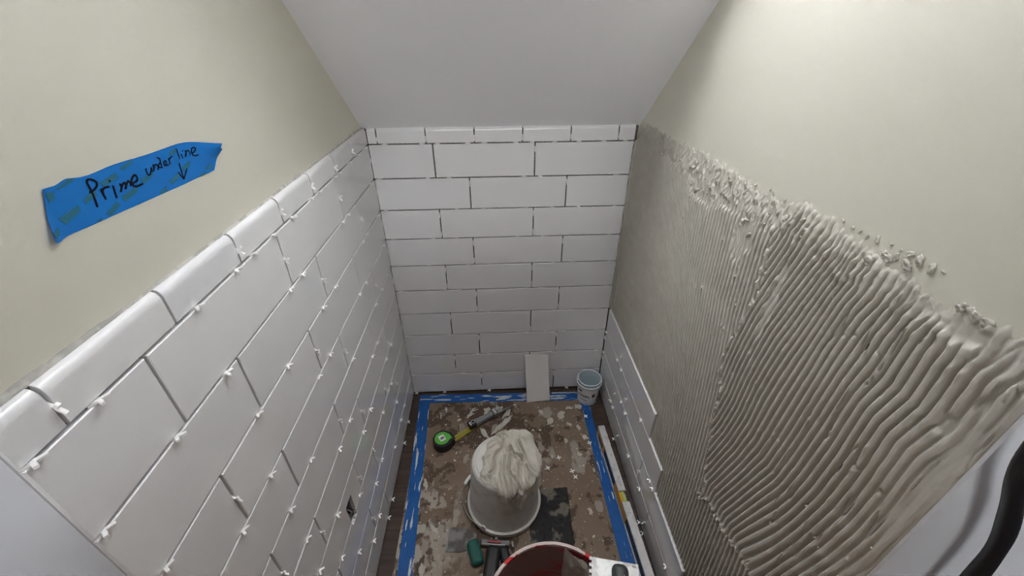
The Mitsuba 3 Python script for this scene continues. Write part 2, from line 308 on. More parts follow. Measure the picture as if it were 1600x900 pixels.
for i, u in enumerate(bb[1:-1]): VJ['wall_back'].append((u, 1.067))
for k, first, second in ((1, '', 't'), (2, 't', 't'), (3, 'tb', 'tb'), (4, 'tb', 't'), (5, 'tb', 'tb'), (6, 'tb', 'tb'), (7, 't', 'b'), (8, 't', 'tb'), (9, 'tb', ''), (10, 'tb', 't')):
    for s, u in zip((first, second), (.1915, .5024) if k % 2 else (.2963, .6072)):
        for c in s: VJ['wall_back'].append((u, Z0-(k-1)*PITCH-.02 if c == 't' else Z0-k*PITCH+.018))
for k in range(1, 10): VJ['wall_back'].append((.0005, Z0-(k-.5)*PITCH+rng.uniform(-.01, .01)))
for k in (8, 9, 10): VJ['wall_back'].append((.8062, Z0-(k-.5)*PITCH+.012))
SIDE = {'wall_left': 'from back corner', 'wall_back': 'from left', 'wall_right': 'from back corner'}
for wall, rows in HJ.items():
    nm = wall[5:]
    for k, us in rows.items():
        where = 'under bullnose row' if k == 0 else f'under {ORD[k-1]} tile row' if k < 10 else 'at the floor'
        for i, u in enumerate(sorted(us)): spacer(wall, u, Z0-k*PITCH+(-.001 if k == 10 else 0), False, f'white cross spacer {where} of {nm} wall, {ORD[i]} {SIDE[wall]}')
    seen = {}
    for u, v in VJ[wall]:
        k = 0 if v > Z0 else int((Z0-v)/PITCH)+1; seen.setdefault(k, []).append((u, -v))
    for k, ps in seen.items():
        for i, (u, v) in enumerate(sorted(ps)):
            spacer(wall, u, -v, True, f'white cross spacer in upright joint, {"bullnose" if k == 0 else ORD[k-1]+" tile"} row of {nm} wall, {ORD[i]} {SIDE[wall]}')
def loose(x, y, deg, label):
    k = put('tile_spacer', SP, T().translate([x, y, .0032]).rotate([0, 0, 1], deg)); tag(k, label, 'tile spacer', 'loose spacers on the floor paper')
loose(.7101, -.2913, 20, 'white cross spacer lying by the right floor tape')
loose(.5835, -.3487, 8, 'white cross spacer on floor paper right of rag bucket, farther of two')
loose(.5382, -.3882, 30, 'white cross spacer on floor paper beside rag bucket, nearest to it')
loose(.6235, -.4054, 15, 'white cross spacer in near pair on floor paper, farther one')
loose(.6317, -.4281, 40, 'white cross spacer in near pair on floor paper, nearer one')
loose(.7211, -.1629, 35, 'white cross spacer lying on the right floor tape by the nested tubs')

# ------------------------------------------------------------------ combed mortar on the right wall
def mortar_bed():
    ys = np.arange(-1.0680, .0005, .00135); zs = np.arange(.02, 1.142, .0020)
    Y, Zm = np.meshgrid(ys, zs, indexing='ij'); P = np.stack([Y, Zm, 0*Y], -1)
    def F(s, o=3, seed=0, sz=None): return meshkit.fbm(P*np.array([s, sz or s, 1])+seed*3.7, o, seed)
    # deviation of the ridges from upright, traced along several of them
    def curve(z, d): return np.interp(Zm, z[::-1], d[::-1])
    T0 = curve([1.1, .89, .80, .705, .60, .45, .1], [.045, .03, .013, -.001, -.016, -.03, -.05])*smooth(-.05, -.5, Y)
    T1 = curve([1.093, 1.048, 1.0, .926, .867, .814, .744, .665, .591, .52], [-.044, -.032, -.018, -.001, .007, .012, .014, .026, .043, .060])
    T2 = curve([1.07, 1.04, .973, .88, .78, .726, .665, .591, .52], [-.020, -.012, -.006, -.002, .003, .008, .022, .040, .056])
    T3 = curve([1.07, 1.0, .95, .86, .79, .70, .61, .50], [-.010, -.012, -.003, -.003, 0, .010, .022, .036])
    t1, t3 = smooth(-.80, -.90, Y), smooth(-.90, -.99, Y)
    D = T1*(1-t1)+T2*(t1-t3*t1)+T3*t3*t1
    jig = (F(9, 2, 3)-.5)*.0030+(F(25, 1, 4, 5)-.5)*.0006
    jig = jig+((F(38, 2, 61)-.5)*.016+(F(90, 2, 62)-.5)*.006)*smooth(1.045, 1.10, Zm)
    phA = (Y-T0+jig)/.0114+smooth(-.02, 0, Y)*Zm*9; phB = (Y-D+jig)/.0112+.3+(F(5, 2, 9)-.5)*.9*smooth(-.9, -1.02, Y)
    # where the second stroke of the trowel ends
    seam_z = np.array([1.2, 1.091, .947, .864, .78, .716, .649, .554, .50]); seam_y = np.array([-.707, -.707, -.725, -.708, -.700, -.728, -.735, -.758, -.778])
    edge = np.interp(Zm, seam_z[::-1], seam_y[::-1]); floor_z = np.interp(Y, [-1.08, -.96, -.87, -.80, -.78], [.50, .513, .494, .482, .45])
    jag = (F(70, 2, 5)-.5)*.026
    inB = (Y+jag < edge) & (Zm+jag > floor_z)
    ph = np.where(inB, phB, phA)
    def ridge(p, lo, hi): c = .5+.5*np.cos(2*np.pi*p); return .78*smooth(lo, hi, c)+.22*c
    amp = .0078*(.86+.28*F(18, 3, 6, 10))
    h = np.where(inB, ridge(ph, .10, .44), ridge(ph, .10, .42))
    front = smooth(-.985, -1.02, Y)*smooth(.30, .55, F(30, 3, 21))                          # thinner and torn towards the front edge
    amp = amp*(1-.45*smooth(-1.0, -1.07, Y))*(1-.35*front)
    h = .0016+h*amp
    # nicks, cracks and pulled crests
    crest = np.maximum(0, .5+.5*np.cos(2*np.pi*ph))
    h += crest*(np.maximum(0, F(110, 1, 7, 45)-.92)*.05)
    crack = np.abs(F(60, 2, 8, 9)-.5); h = np.maximum(h-.0042*smooth(.016, .003, crack)*smooth(-.78, -.97, Y)*smooth(.44, .56, F(14, 2, 13)), .0008)
    # flattened smears
    for y, z, a, b, lv in ((-.47, 1.045, .075, .020, .0045), (-.40, 1.068, .05, .012, .004), (-.56, 1.06, .06, .014, .0045), (-.25, 1.075, .10, .013, .0042), (-.12, 1.08, .07, .012, .004), (-.64, 1.03, .03, .05, .0045),
                          (-.998, 1.094, .022, .016, .0010), (-1.034, 1.005, .009, .014, .0012), (-.965, 1.098, .02, .012, .0016), (-1.055, .93, .012, .10, .0030), (-.76, .97, .012, .10, .0048)):
        q = ((Y-y)/a)**2+((Zm-z)/b)**2+(F(50, 3, 17)-.5)*1.5
        m = smooth(1.1, .45, q)*.85; h = h*(1-m)+(lv+.0016*(F(90, 3, 18)-.5))*m
    # wavy, dragged texture in the top band
    top = smooth(1.035, 1.08, Zm+.03*(F(12, 2, 31)-.5))
    drag = ridge((Y+.25*(Zm-1.08))/.0088+(F(40, 2, 32)-.5)*2.6, .15, .7)
    wob = np.clip(1.8*F(120, 3, 33, 60)-.45, 0, 1)
    up = (1-smooth(-.70, -.76, Y))
    h = h*(1-top*.75*up)+(.0016+.0050*drag*wob)*top*.75*up
    h += top*np.maximum(0, F(200, 2, 34, 75)-.58)*.022*np.where(up > .5, 1, .8)
    rag_ = np.clip(2.6*F(110, 2, 36, 60)-.9, 0, 1.2)
    h += smooth(.006, .0, np.abs(Y+jag-edge))*(Zm > .50)*.0052*rag_+smooth(.010, 0, np.abs(Zm+jag-floor_z))*(Y < -.76)*.0048*rag_
    # the ragged upper edge and the skim that feathers out
    tl = np.interp(Y, [-1.075, -1.048, -1.018, -1.003, -.986, -.96, -.939, -.92, -.873, -.83, -.80, -.761, -.735, -.706, -.678, -.614, -.552, -.445, -.312, -.147, -.06, -.025, 0],
                   [1.108, 1.110, 1.115, 1.112, 1.103, 1.10, 1.106, 1.112, 1.114, 1.117, 1.126, 1.129, 1.126, 1.108, 1.112, 1.108, 1.116, 1.117, 1.113, 1.109, 1.108, 1.085, 1.06])
    tl = tl+(F(130, 2, 41, 20)-.5)*.020+.002*np.cos(2*np.pi*ph)
    h = h*smooth(tl+.001, tl-.004, Zm)+smooth(tl-.026, tl-.006, Zm)*smooth(tl+.004, tl-.002, Zm)*.0035*smooth(.45, .70, F(150, 2, 42))-smooth(tl, tl+.003, Zm)*.002
    h *= smooth(-1.068, -1.060, Y)*.7+.3
    h *= .28+.72*smooth(tl-.002, tl-.036+.02*(F(60, 2, 63)-.5), Zm)
    h += smooth(-.014, -.003, Y)*.0055*(.5+F(120, 2, 51))*smooth(tl, tl-.01, Zm)
    # pressed flat behind the laid tiles
    u = -Y
    lim = np.where(Zm < .218, np.where(u < .832, 0, 1), np.where(Zm < .322, np.where(u < .629, 0, 1), np.where(Zm < .427, np.where(u < .5245, 0, 1), 1)))
    lim = np.where((Zm < .1115) & (u < .936), 0, lim)
    h = np.where(lim < .5, np.minimum(h, .0035), h)
    h += (F(300, 1, 44)-.5)*.00025
    V = np.stack([XR-h, Y, Zm], -1)
    V[0, :, 0] = XR; V[-1, :, 0] = XR; V[:, 0, 0] = XR; V[:, -1, 0] = XR
    return grid_mesh(V)
mb = mortar_bed()
tag(obj('mortar_bed', mb, 'mortar', wr, True), 'grey combed mortar with wavy upright ridges')
# crumbs and dabs of mortar on the paint above and among the ridges
dabs = []
for y, z, r in ((-.815, 1.131, .003), (-.832, 1.129, .0035), (-.844, 1.129, .003), (-.856, 1.128, .004), (-.870, 1.130, .005), (-.888, 1.133, .0022), (-.901, 1.132, .0022), (-.886, 1.121, .005), (-.893, 1.117, .007), (-.912, 1.133, .005), (-.925, 1.131, .008),
                (-.939, 1.131, .006), (-.951, 1.133, .0025), (-.982, 1.113, .007), (-.994, 1.112, .008), (-1.006, 1.111, .007), (-.915, 1.122, .009), (-.67, 1.118, .004), (-.66, 1.12, .003), (-.62, 1.115, .004), (-.70, 1.118, .004), (-.9, 1.124, .005)):
    m = lump(r*.55, .6, len(dabs), 2, 1.3); m.vertices[:, 0] *= 1.5; m = turned(m, rng.uniform(0, 360)); m.apply_transform(frame((XR-.0006, y, z), (0, 1, 0), (0, 0, 1), (-1, 0, 0))); dabs.append(m)
for i in range(260):
    if i < 60: y, z = rng.uniform(-.9, -.03), rng.uniform(1.03, 1.11)
    elif i < 130: y, z = rng.uniform(-.72, -.05), rng.uniform(.85, 1.06)
    elif i < 170: t = rng.uniform(); z = 1.05-t*.5; y = -.715+.03*math.sin(t*7)+rng.normal(0, .006)
    else: y, z = rng.uniform(-1.06, -.1), rng.uniform(.48, 1.05)
    r = rng.choice([.0011, .0016, .0023, .0034], p=[.45, .3, .18, .07])*(1.15 if i < 70 else 1)
    m = lump(r, .8, i, 1, 1.5); m.vertices[:, 1] *= rng.uniform(1, 2.4); m = turned(m, rng.normal(0, 40)); m.apply_transform(frame((XR-.0058, y, z), (0, 1, 0), (0, 0, 1), (-1, 0, 0))); dabs.append(m)
tag(obj('mortar_dab', join(*dabs), 'mortar', wr, True), 'crumbs and dabs of grey mortar', kind='stuff')
# patchy filler line above the bullnose rows
def filler(n, f):
    u = np.linspace(0, 1, n); v = np.linspace(0, 1, 8)
    return np.array([[f(a, b) for b in v] for a in u])
def fl(a, b):
    y = -1.06+a*1.055; wv = .0100+.0035*meshkit.fbm(np.array([y*22, 0, 0]), 3, 3)+.016*max(0, meshkit.fbm(np.array([y*6, 2, 0]), 2, 5)-.55)
    return (-.0116+.0030*math.sin(math.pi*min(b*1.0+.12, 1))*(.4+meshkit.noise(np.array([y*170, b*9, 0]), 2)), y, 1.090+wv*b)
tag(obj('filler_line', grid_mesh(filler(420, fl)), 'compound', wl, True), 'rough grey filler line above the bullnose tiles')
def fb(a, b):
    x = .001+a*.80; return (x, .0116-.004*math.sin(math.pi*min(b+.1, 1))*(.5+meshkit.noise(np.array([x*120, b*5, 1]), 4)), 1.090+.0125*b)
tag(obj('filler_line', grid_mesh(filler(160, fb), True), 'compound', wb, True), 'thin filler line under the sloped ceiling')

# ------------------------------------------------------------------ opening with electrical box in the left wall
hy0, hy1, hz0, hz1 = HOLE
eb = thing('outlet_box', 'dark open outlet box set in the left tiled wall near the floor', 'outlet box')
obj('back_plate', box(-.072, -.068, hy0+.001, hy1-.001, hz0+.001, hz1-.001), 'box_plastic', eb)
obj('side', join(box(-.068, -.010, hy0+.0005, hy0+.0025, hz0+.0005, hz1-.0005), box(-.068, -.010, hy1-.0025, hy1-.0005, hz0+.0005, hz1-.0005), box(-.068, -.010, hy0+.0025, hy1-.0025, hz0+.0005, hz0+.0025), box(-.068, -.010, hy0+.0025, hy1-.0025, hz1-.0025, hz1-.0005)), 'box_plastic', eb)
obj('wire', tube(spline([(-.066, -.70, .36), (-.03, -.705, .35), (-.012, -.712, .335), (-.03, -.715, .315)], 20), .0022), 'black_plastic', eb, True)
tag(obj('wire', tube(spline([(-.066, -.704, .33), (-.02, -.694, .325), (-.010, -.693, .312), (-.03, -.70, .303)], 20), .0018), 'label_grey', eb, True), 'grey wire end')
obj('chipped_edge', join(*[moved(lump(.004, .8, i, 1, .7), -.004, y, z) for i, (y, z) in enumerate(((-.7255, .302), (-.724, .297), (-.719, .2955), (-.712, .2965), (-.690, .313), (-.7, .296), (-.688, .322)))]), 'chip_edge', eb)

# ------------------------------------------------------------------ written tape on the left wall
XT = -.0113
tp_top = [(-.9290, 1.2280), (-.9216, 1.2275), (-.9141, 1.2275), (-.9061, 1.2294), (-.8967, 1.2279), (-.8585, 1.2271), (-.8151, 1.2259), (-.7715, 1.2254), (-.7435, 1.2246), (-.7132, 1.2186), (-.6808, 1.2097)]
tp_bot = [(-.9485, 1.1871), (-.9449, 1.1853), (-.9394, 1.1856), (-.9168, 1.1855), (-.8872, 1.1846), (-.8442, 1.1831), (-.8012, 1.1818), (-.7685, 1.1807), (-.7423, 1.1803), (-.7200, 1.1795), (-.7040, 1.1795)]
tp_top, tp_bot = spline(tp_top, 70), spline(tp_bot, 70)
def lift(a, b):                                              # b: 0 at the bottom edge, 1 at the top
    c = max(0, a-.80)/.20; d = max(0, .10-a)/.10; e = max(0, .45-b)/.45
    return .0005+.009*c*c*smooth(.35, 1, b)+.0045*d*d*e+.0012*max(0, .04-a)/.04
def tape_pt(a, b, off=0):
    i = a*69; k = min(int(i), 68); f = i-k
    t = tp_top[k]*(1-f)+tp_top[k+1]*f; q = tp_bot[k]*(1-f)+tp_bot[k+1]*f
    p = q*(1-b)+t*b
    if a > .97 and b < .75: p = p+np.array([.012*(b)*(a-.97)/.03, 0])
    return (XT+lift(a, b)+off, p[0], p[1])
tape = thing('masking_tape', 'strip of blue masking tape with black handwriting on the cream wall', 'tape', 'blue masking tape')
g1 = np.array([[tape_pt(a, b) for b in np.linspace(0, 1, 12)] for a in np.linspace(0, 1, 90)])
tm = grid_mesh(g1); tb = grid_mesh(g1-np.array([.0003, 0, 0]), True)
obj('strip', join(tm, tb), 'wall_tape', tape, True)
def tape_x(y, z):                                            # height of the tape's face at a point
    b = min(max((z-1.1855)/.042, 0), 1); a = min(max((y+.9485-.0195*b)/(.2445+.0037*b), 0), 1)
    b = min(max((z-1.1865+.007*a)/(np.interp(a, [0, .8, .9, 1], [1.228, 1.2246, 1.2186, 1.2097])-1.1865+.007*a), 0), 1); return XT+lift(a, b)
def flat_on_tape(poly, off):
    m = extrude(poly, .0002); v = np.array(m.vertices)
    x = np.array([tape_x(p[0], p[1]) for p in v]); m.vertices = np.c_[x+off+v[:, 2], v[:, 0], v[:, 1]]; m.fix_normals(); return m
STROKES = [[(-.8879, 1.2206), (-.8882, 1.213), (-.8894, 1.2045), (-.8909, 1.1984)], [(-.8879, 1.2206), (-.8852, 1.2229), (-.8811, 1.2212), (-.8785, 1.2179), (-.8812, 1.2144), (-.887, 1.2125), (-.89, 1.2121)],
 [(-.8776, 1.2106), (-.8785, 1.2058), (-.8786, 1.2016), (-.877, 1.2092), (-.8726, 1.2109), (-.8685, 1.2104)], [(-.8639, 1.2093), (-.8652, 1.2038), (-.8663, 1.1988)], [(-.8646, 1.2152), (-.8646, 1.2144)],
 [(-.8552, 1.2085), (-.856, 1.2047), (-.8583, 1.2021), (-.8535, 1.2066), (-.8493, 1.2082), (-.8492, 1.2052), (-.8517, 1.2026), (-.848, 1.2061), (-.8439, 1.2082), (-.8426, 1.2061), (-.8439, 1.2034)],
 [(-.8417, 1.2048), (-.8359, 1.205), (-.8317, 1.2072), (-.8319, 1.211), (-.8368, 1.2101), (-.8409, 1.2059), (-.8406, 1.2023), (-.8344, 1.2003), (-.829, 1.2003)], [(-.8147, 1.2129), (-.8159, 1.2087), (-.8152, 1.2059), (-.8109, 1.2072), (-.8071, 1.2119), (-.8078, 1.2078)],
 [(-.8032, 1.2139), (-.8044, 1.2097), (-.8053, 1.2078), (-.8025, 1.2113), (-.7976, 1.2128), (-.7971, 1.2105), (-.7992, 1.2075)], [(-.7938, 1.2084), (-.7957, 1.2094), (-.7952, 1.2117), (-.7914, 1.2126), (-.7912, 1.2103)], [(-.7893, 1.2171), (-.7922, 1.2193)], [(-.7893, 1.2175), (-.7910, 1.212), (-.7920, 1.2074)],
 [(-.7866, 1.2098), (-.7827, 1.2107), (-.7822, 1.213), (-.7853, 1.2124), (-.7869, 1.2094), (-.7835, 1.2079), (-.7806, 1.2081)], [(-.7767, 1.2138), (-.7769, 1.2101), (-.7774, 1.2083), (-.776, 1.2121), (-.7723, 1.2142), (-.7696, 1.2147)],
 [(-.7575, 1.2203), (-.7584, 1.2144), (-.7588, 1.2095)], [(-.7533, 1.2131), (-.7536, 1.209)], [(-.7492, 1.2163), (-.7491, 1.2157)], [(-.745, 1.215), (-.7465, 1.2099), (-.7478, 1.2091), (-.7438, 1.2131), (-.7391, 1.2143), (-.7376, 1.2116), (-.7385, 1.2086)],
 [(-.7348, 1.2109), (-.7282, 1.2109), (-.7249, 1.2136), (-.7291, 1.2154), (-.7334, 1.2129), (-.7344, 1.2084), (-.7292, 1.2055), (-.725, 1.2056)], [(-.7634, 1.2045), (-.7648, 1.1952), (-.7665, 1.1865)], [(-.7704, 1.1961), (-.7686, 1.1908), (-.7665, 1.1865)], [(-.7665, 1.1865), (-.7604, 1.1907), (-.7544, 1.1957)]]
lines = []
for i, s in enumerate(STROKES):
    pts = spline(s, 24) if len(s) > 2 else s
    w = .00092 if i < 7 else .00062
    lines.append(flat_on_tape(LineString(pts).buffer(w, quad_segs=3), .0004))
tag(obj('handwriting', join(*lines), 'marker_ink', tape), 'handwritten words Prime under line with an arrow')
PRINT = [[(-.9163, 1.2242), (-.9023, 1.2286), (-.897, 1.2270), (-.9097, 1.2244)], [(-.9286, 1.2245), (-.9224, 1.2235), (-.9229, 1.219), (-.9298, 1.2169)], [(-.93, 1.2018), (-.9075, 1.2056), (-.9088, 1.2005), (-.9275, 1.1959)], [(-.9447, 1.1935), (-.9367, 1.1956), (-.939, 1.1912), (-.9447, 1.1899)],
 [(-.8991, 1.2087), (-.8854, 1.2126), (-.8848, 1.208), (-.8997, 1.2045)], [(-.8747, 1.2161), (-.8535, 1.2198), (-.8533, 1.2152), (-.8732, 1.2124)], [(-.8859, 1.1888), (-.869, 1.1944), (-.867, 1.191), (-.8822, 1.186)], [(-.8605, 1.1968), (-.8383, 1.2002), (-.8394, 1.1957), (-.8592, 1.1922)],
 [(-.8459, 1.2222), (-.8302, 1.2252), (-.8259, 1.224), (-.8441, 1.2197)], [(-.8277, 1.2045), (-.8083, 1.2065), (-.8124, 1.2034), (-.8268, 1.2)], [(-.7902, 1.1913), (-.7688, 1.1948), (-.7715, 1.1909), (-.7882, 1.1875)], [(-.7611, 1.1989), (-.7431, 1.2027), (-.7479, 1.1976), (-.7598, 1.1953)],
 [(-.8102, 1.1849), (-.7974, 1.1875), (-.8004, 1.1831), (-.8101, 1.1824)], [(-.7197, 1.1863), (-.707, 1.1890), (-.7095, 1.1837), (-.717, 1.1838)], [(-.7391, 1.181), (-.7234, 1.1831), (-.7258, 1.1801)], [(-.7712, 1.2191), (-.7581, 1.2212), (-.7603, 1.2179), (-.771, 1.2161)], [(-.8987, 1.1861), (-.8925, 1.1872), (-.8954, 1.1854)]]
for q in PRINT:
    p = Polygon(q).buffer(.0004).segmentize(.004); obj('printed_mark', flat_on_tape(p, .0002), 'tape_print', tape)

# ------------------------------------------------------------------ black cable on the right front wall
pts = spline([(.800, -1.092, 1.36), (.796, -1.093, 1.20), (.803, -1.0945, 1.06), (.818, -1.095, 1.010), (.842, -1.095, .965), (.866, -1.096, .915), (.884, -1.097, .855), (.893, -1.097, .80), (.90, -1.097, .60), (.88, -1.10, .30), (.86, -1.12, .012)], 120)
cb = thing('cable', 'thick black rubber cable hanging down the grey wall at right', 'cable')
obj('sheath', tube(pts, .0078+.0004*np.sin(np.arange(120)*.7), 16), 'cable_rubber', cb, True)

# ------------------------------------------------------------------ floor paper and its taped edge
fp = setting_paper = obj('floor_paper', None or box(.045, .742, -1.30, -.040, .0002, .0012), 'paper')
tag(fp, 'brown paper sheet stained with mortar and taped to the dark floor', 'floor paper')
def strip(poly, z, h, label):
    m = extrude(Polygon(poly).segmentize(.03), h); m.apply_translation((0, 0, z)); k = obj('masking_tape', m, 'floor_tape'); tag(k, label, 'tape', 'blue masking tape'); return k
strip([(.0287, -.012), (.0742, -.058), (.083, -.25), (.092, -.45), (.110, -.85), (.125, -1.30), (.080, -1.30), (.064, -.85), (.048, -.45), (.038, -.25)], .0013, .0005, 'blue masking tape along the left edge of the floor paper')
strip([(.030, -.012), (.757, -.030), (.757, -.077), (.073, -.058)], .0020, .0005, 'white-smeared blue masking tape along the back edge of the floor paper')
strip([(.708, -.031), (.753, -.031), (.7475, -.20), (.758, -.34), (.760, -.70), (.765, -1.30), (.722, -1.30), (.7176, -.69), (.7159, -.41), (.7152, -.13)], .0013, .0005, 'blue masking tape along the right edge of the floor paper')
sm, si = [], 0
def smear(x, y, lx, ly, deg, seed, h=.0016):
    th = np.linspace(0, 2*np.pi, 40, endpoint=False); rr = .55+1.5*(meshkit.fbm(np.stack([np.cos(th)*1.9+seed*3, np.sin(th)*1.9, 0*th], -1), 4, seed)-.3)
    rings = []
    for f, z in ((1.0, -.0004), (.9, h*.8), (.6, h), (.25, h*.8)):
        n_ = meshkit.noise(np.stack([np.cos(th)*5*f, np.sin(th)*5*f, 0*th+seed], -1), seed)
        rings.append(np.stack([np.cos(th)*rr*f*lx, np.sin(th)*rr*f*ly, z*(.5+n_) if z > 0 else 0*th+z], -1))
    V = np.vstack(rings+[[[0, 0, h]]]); F = []
    for r in range(3):
        for q in range(40): a, b = r*40+q, r*40+(q+1) % 40; F += [[a, b, b+40], [a, b+40, a+40]]
    F += [[120+q, 120+(q+1) % 40, 160] for q in range(40)]
    m = turned(trimesh.Trimesh(V, F, process=False), deg); m.apply_translation((x, y, .0012)); return m
for i, (x, y, a, b, d) in enumerate(((.3578, -.107, .03, .020, 30), (.318, -.115, .018, .03, 0), (.2492, -.125, .010, .034, -28), (.262, -.105, .012, .013, 0), (.2061, -.1527, .013, .007, 30), (.1537, -.1755, .008, .006, 0), (.31, -.225, .012, .055, 28), (.375, -.19, .020, .085, -38), (.40, -.13, .016, .045, -35),
        (.6232, -.148, .020, .032, -20), (.5714, -.18, .014, .026, -30), (.6467, -.1977, .018, .010, -20), (.6823, -.215, .013, .018, 10), (.6988, -.2616, .016, .019, 0), (.6214, -.2752, .010, .016, 20), (.6621, -.3365, .013, .011, -10), (.7027, -.4042, .006, .013, 10), (.66, -.115, .02, .012, 0), (.70, -.11, .018, .016, 0),
        (.148, -.10, .006, .022, 10), (.13, -.13, .005, .02, 0), (.275, -.103, .008, .006, 0), (.54, -.13, .012, .02, 20), (.50, -.22, .008, .006, 0), (.60, -.36, .004, .003, 0), (.66, -.55, .007, .018, 10), (.105, -.43, .012, .03, 20), (.13, -.70, .012, .03, 0), (.15, -.58, .012, .02, 40), (.45, -.24, .01, .006, 0))):
    sm.append(smear(x, y, a*.82, b*.82, d, i+1, .0014+.0008*(a > .015)))
tag(obj('mortar_smear', join(*sm), 'mortar', fp, 30), 'dried pale mortar smears', kind='stuff')
cr = []
for i in range(420):
    x, y = rng.uniform(.09, .71), rng.uniform(-.85, -.07)
    if (x-.377)**2+(y+.503)**2 < .12**2: continue
    r = rng.choice([.0010, .0016, .0024, .0036], p=[.5, .28, .16, .06]); m = lump(r, .5, i, 1, .8); m.vertices[:, 0] *= rng.uniform(1, 2); m = turned(m, rng.uniform(0, 360)); cr.append(moved(m, x, y, .0014))
tag(obj('mortar_crumb', join(*cr), 'compound', fp), 'pale mortar crumbs', kind='stuff')

# ------------------------------------------------------------------ upturned pail with a rag on it
BX, BY, BH, BT, BB = .377, -.503, .225, .098, .116
Zp = .0014
pl = thing('pail', 'dirty white plastic pail standing upside down on the floor paper', 'bucket')
rad = lambda z: BB+(BT-BB)*z/BH
obj('body', moved(lathe([(BB-.003, 0), (BB+.0015, 0), (BB+.002, .006), (BB-.0005, .008), (rad(.06), .06), (rad(.215), .213), (BT-.003, BH-.004), (BT-.009, BH), (BT-.013, BH), (BT-.016, BH-.003), (0, BH-.003), (0, BH-.006), (BT-.012, BH-.008), (BB-.0035, .002), (BB-.003, 0)], 96), BX, BY, Zp), 'pail_white', pl, 40)
obj('flange', moved(lathe([(rad(.024)-.001, .021), (BB+.0052, .0225), (BB+.0055, .0245), (rad(.03)-.001, .026), (rad(.024)-.001, .021)], 96), BX, BY, Zp), 'pail_white', pl, 40)
e1, e2 = np.array([-.555, -.832]), np.array([-.832, .555])
for s in (1, -1):
    c = np.array([BX, BY])+s*(BB+.003)*e1; m = trimesh.creation.cylinder(.007, .006, sections=20); m.apply_transform(trimesh.geometry.align_vectors([0, 0, 1], [e1[0], e1[1], 0])); obj('ear', moved(m, c[0], c[1], .036), 'pail_white', pl, 40)
th = np.linspace(0, np.pi, 60); wp = np.array([[BX, BY]]*60)+(.122*np.cos(th))[:, None]*e1+(.148*np.sin(th))[:, None]*e2; wz = .036-.026*np.sin(th)**.7
bail = obj('bail', tube(np.c_[wp, wz], .0016, 8), 'wire', pl, True)
tag(obj('grip', tube(np.c_[wp, wz][26:36], .0062, 14), 'label_white', bail, True), 'white plastic grip')
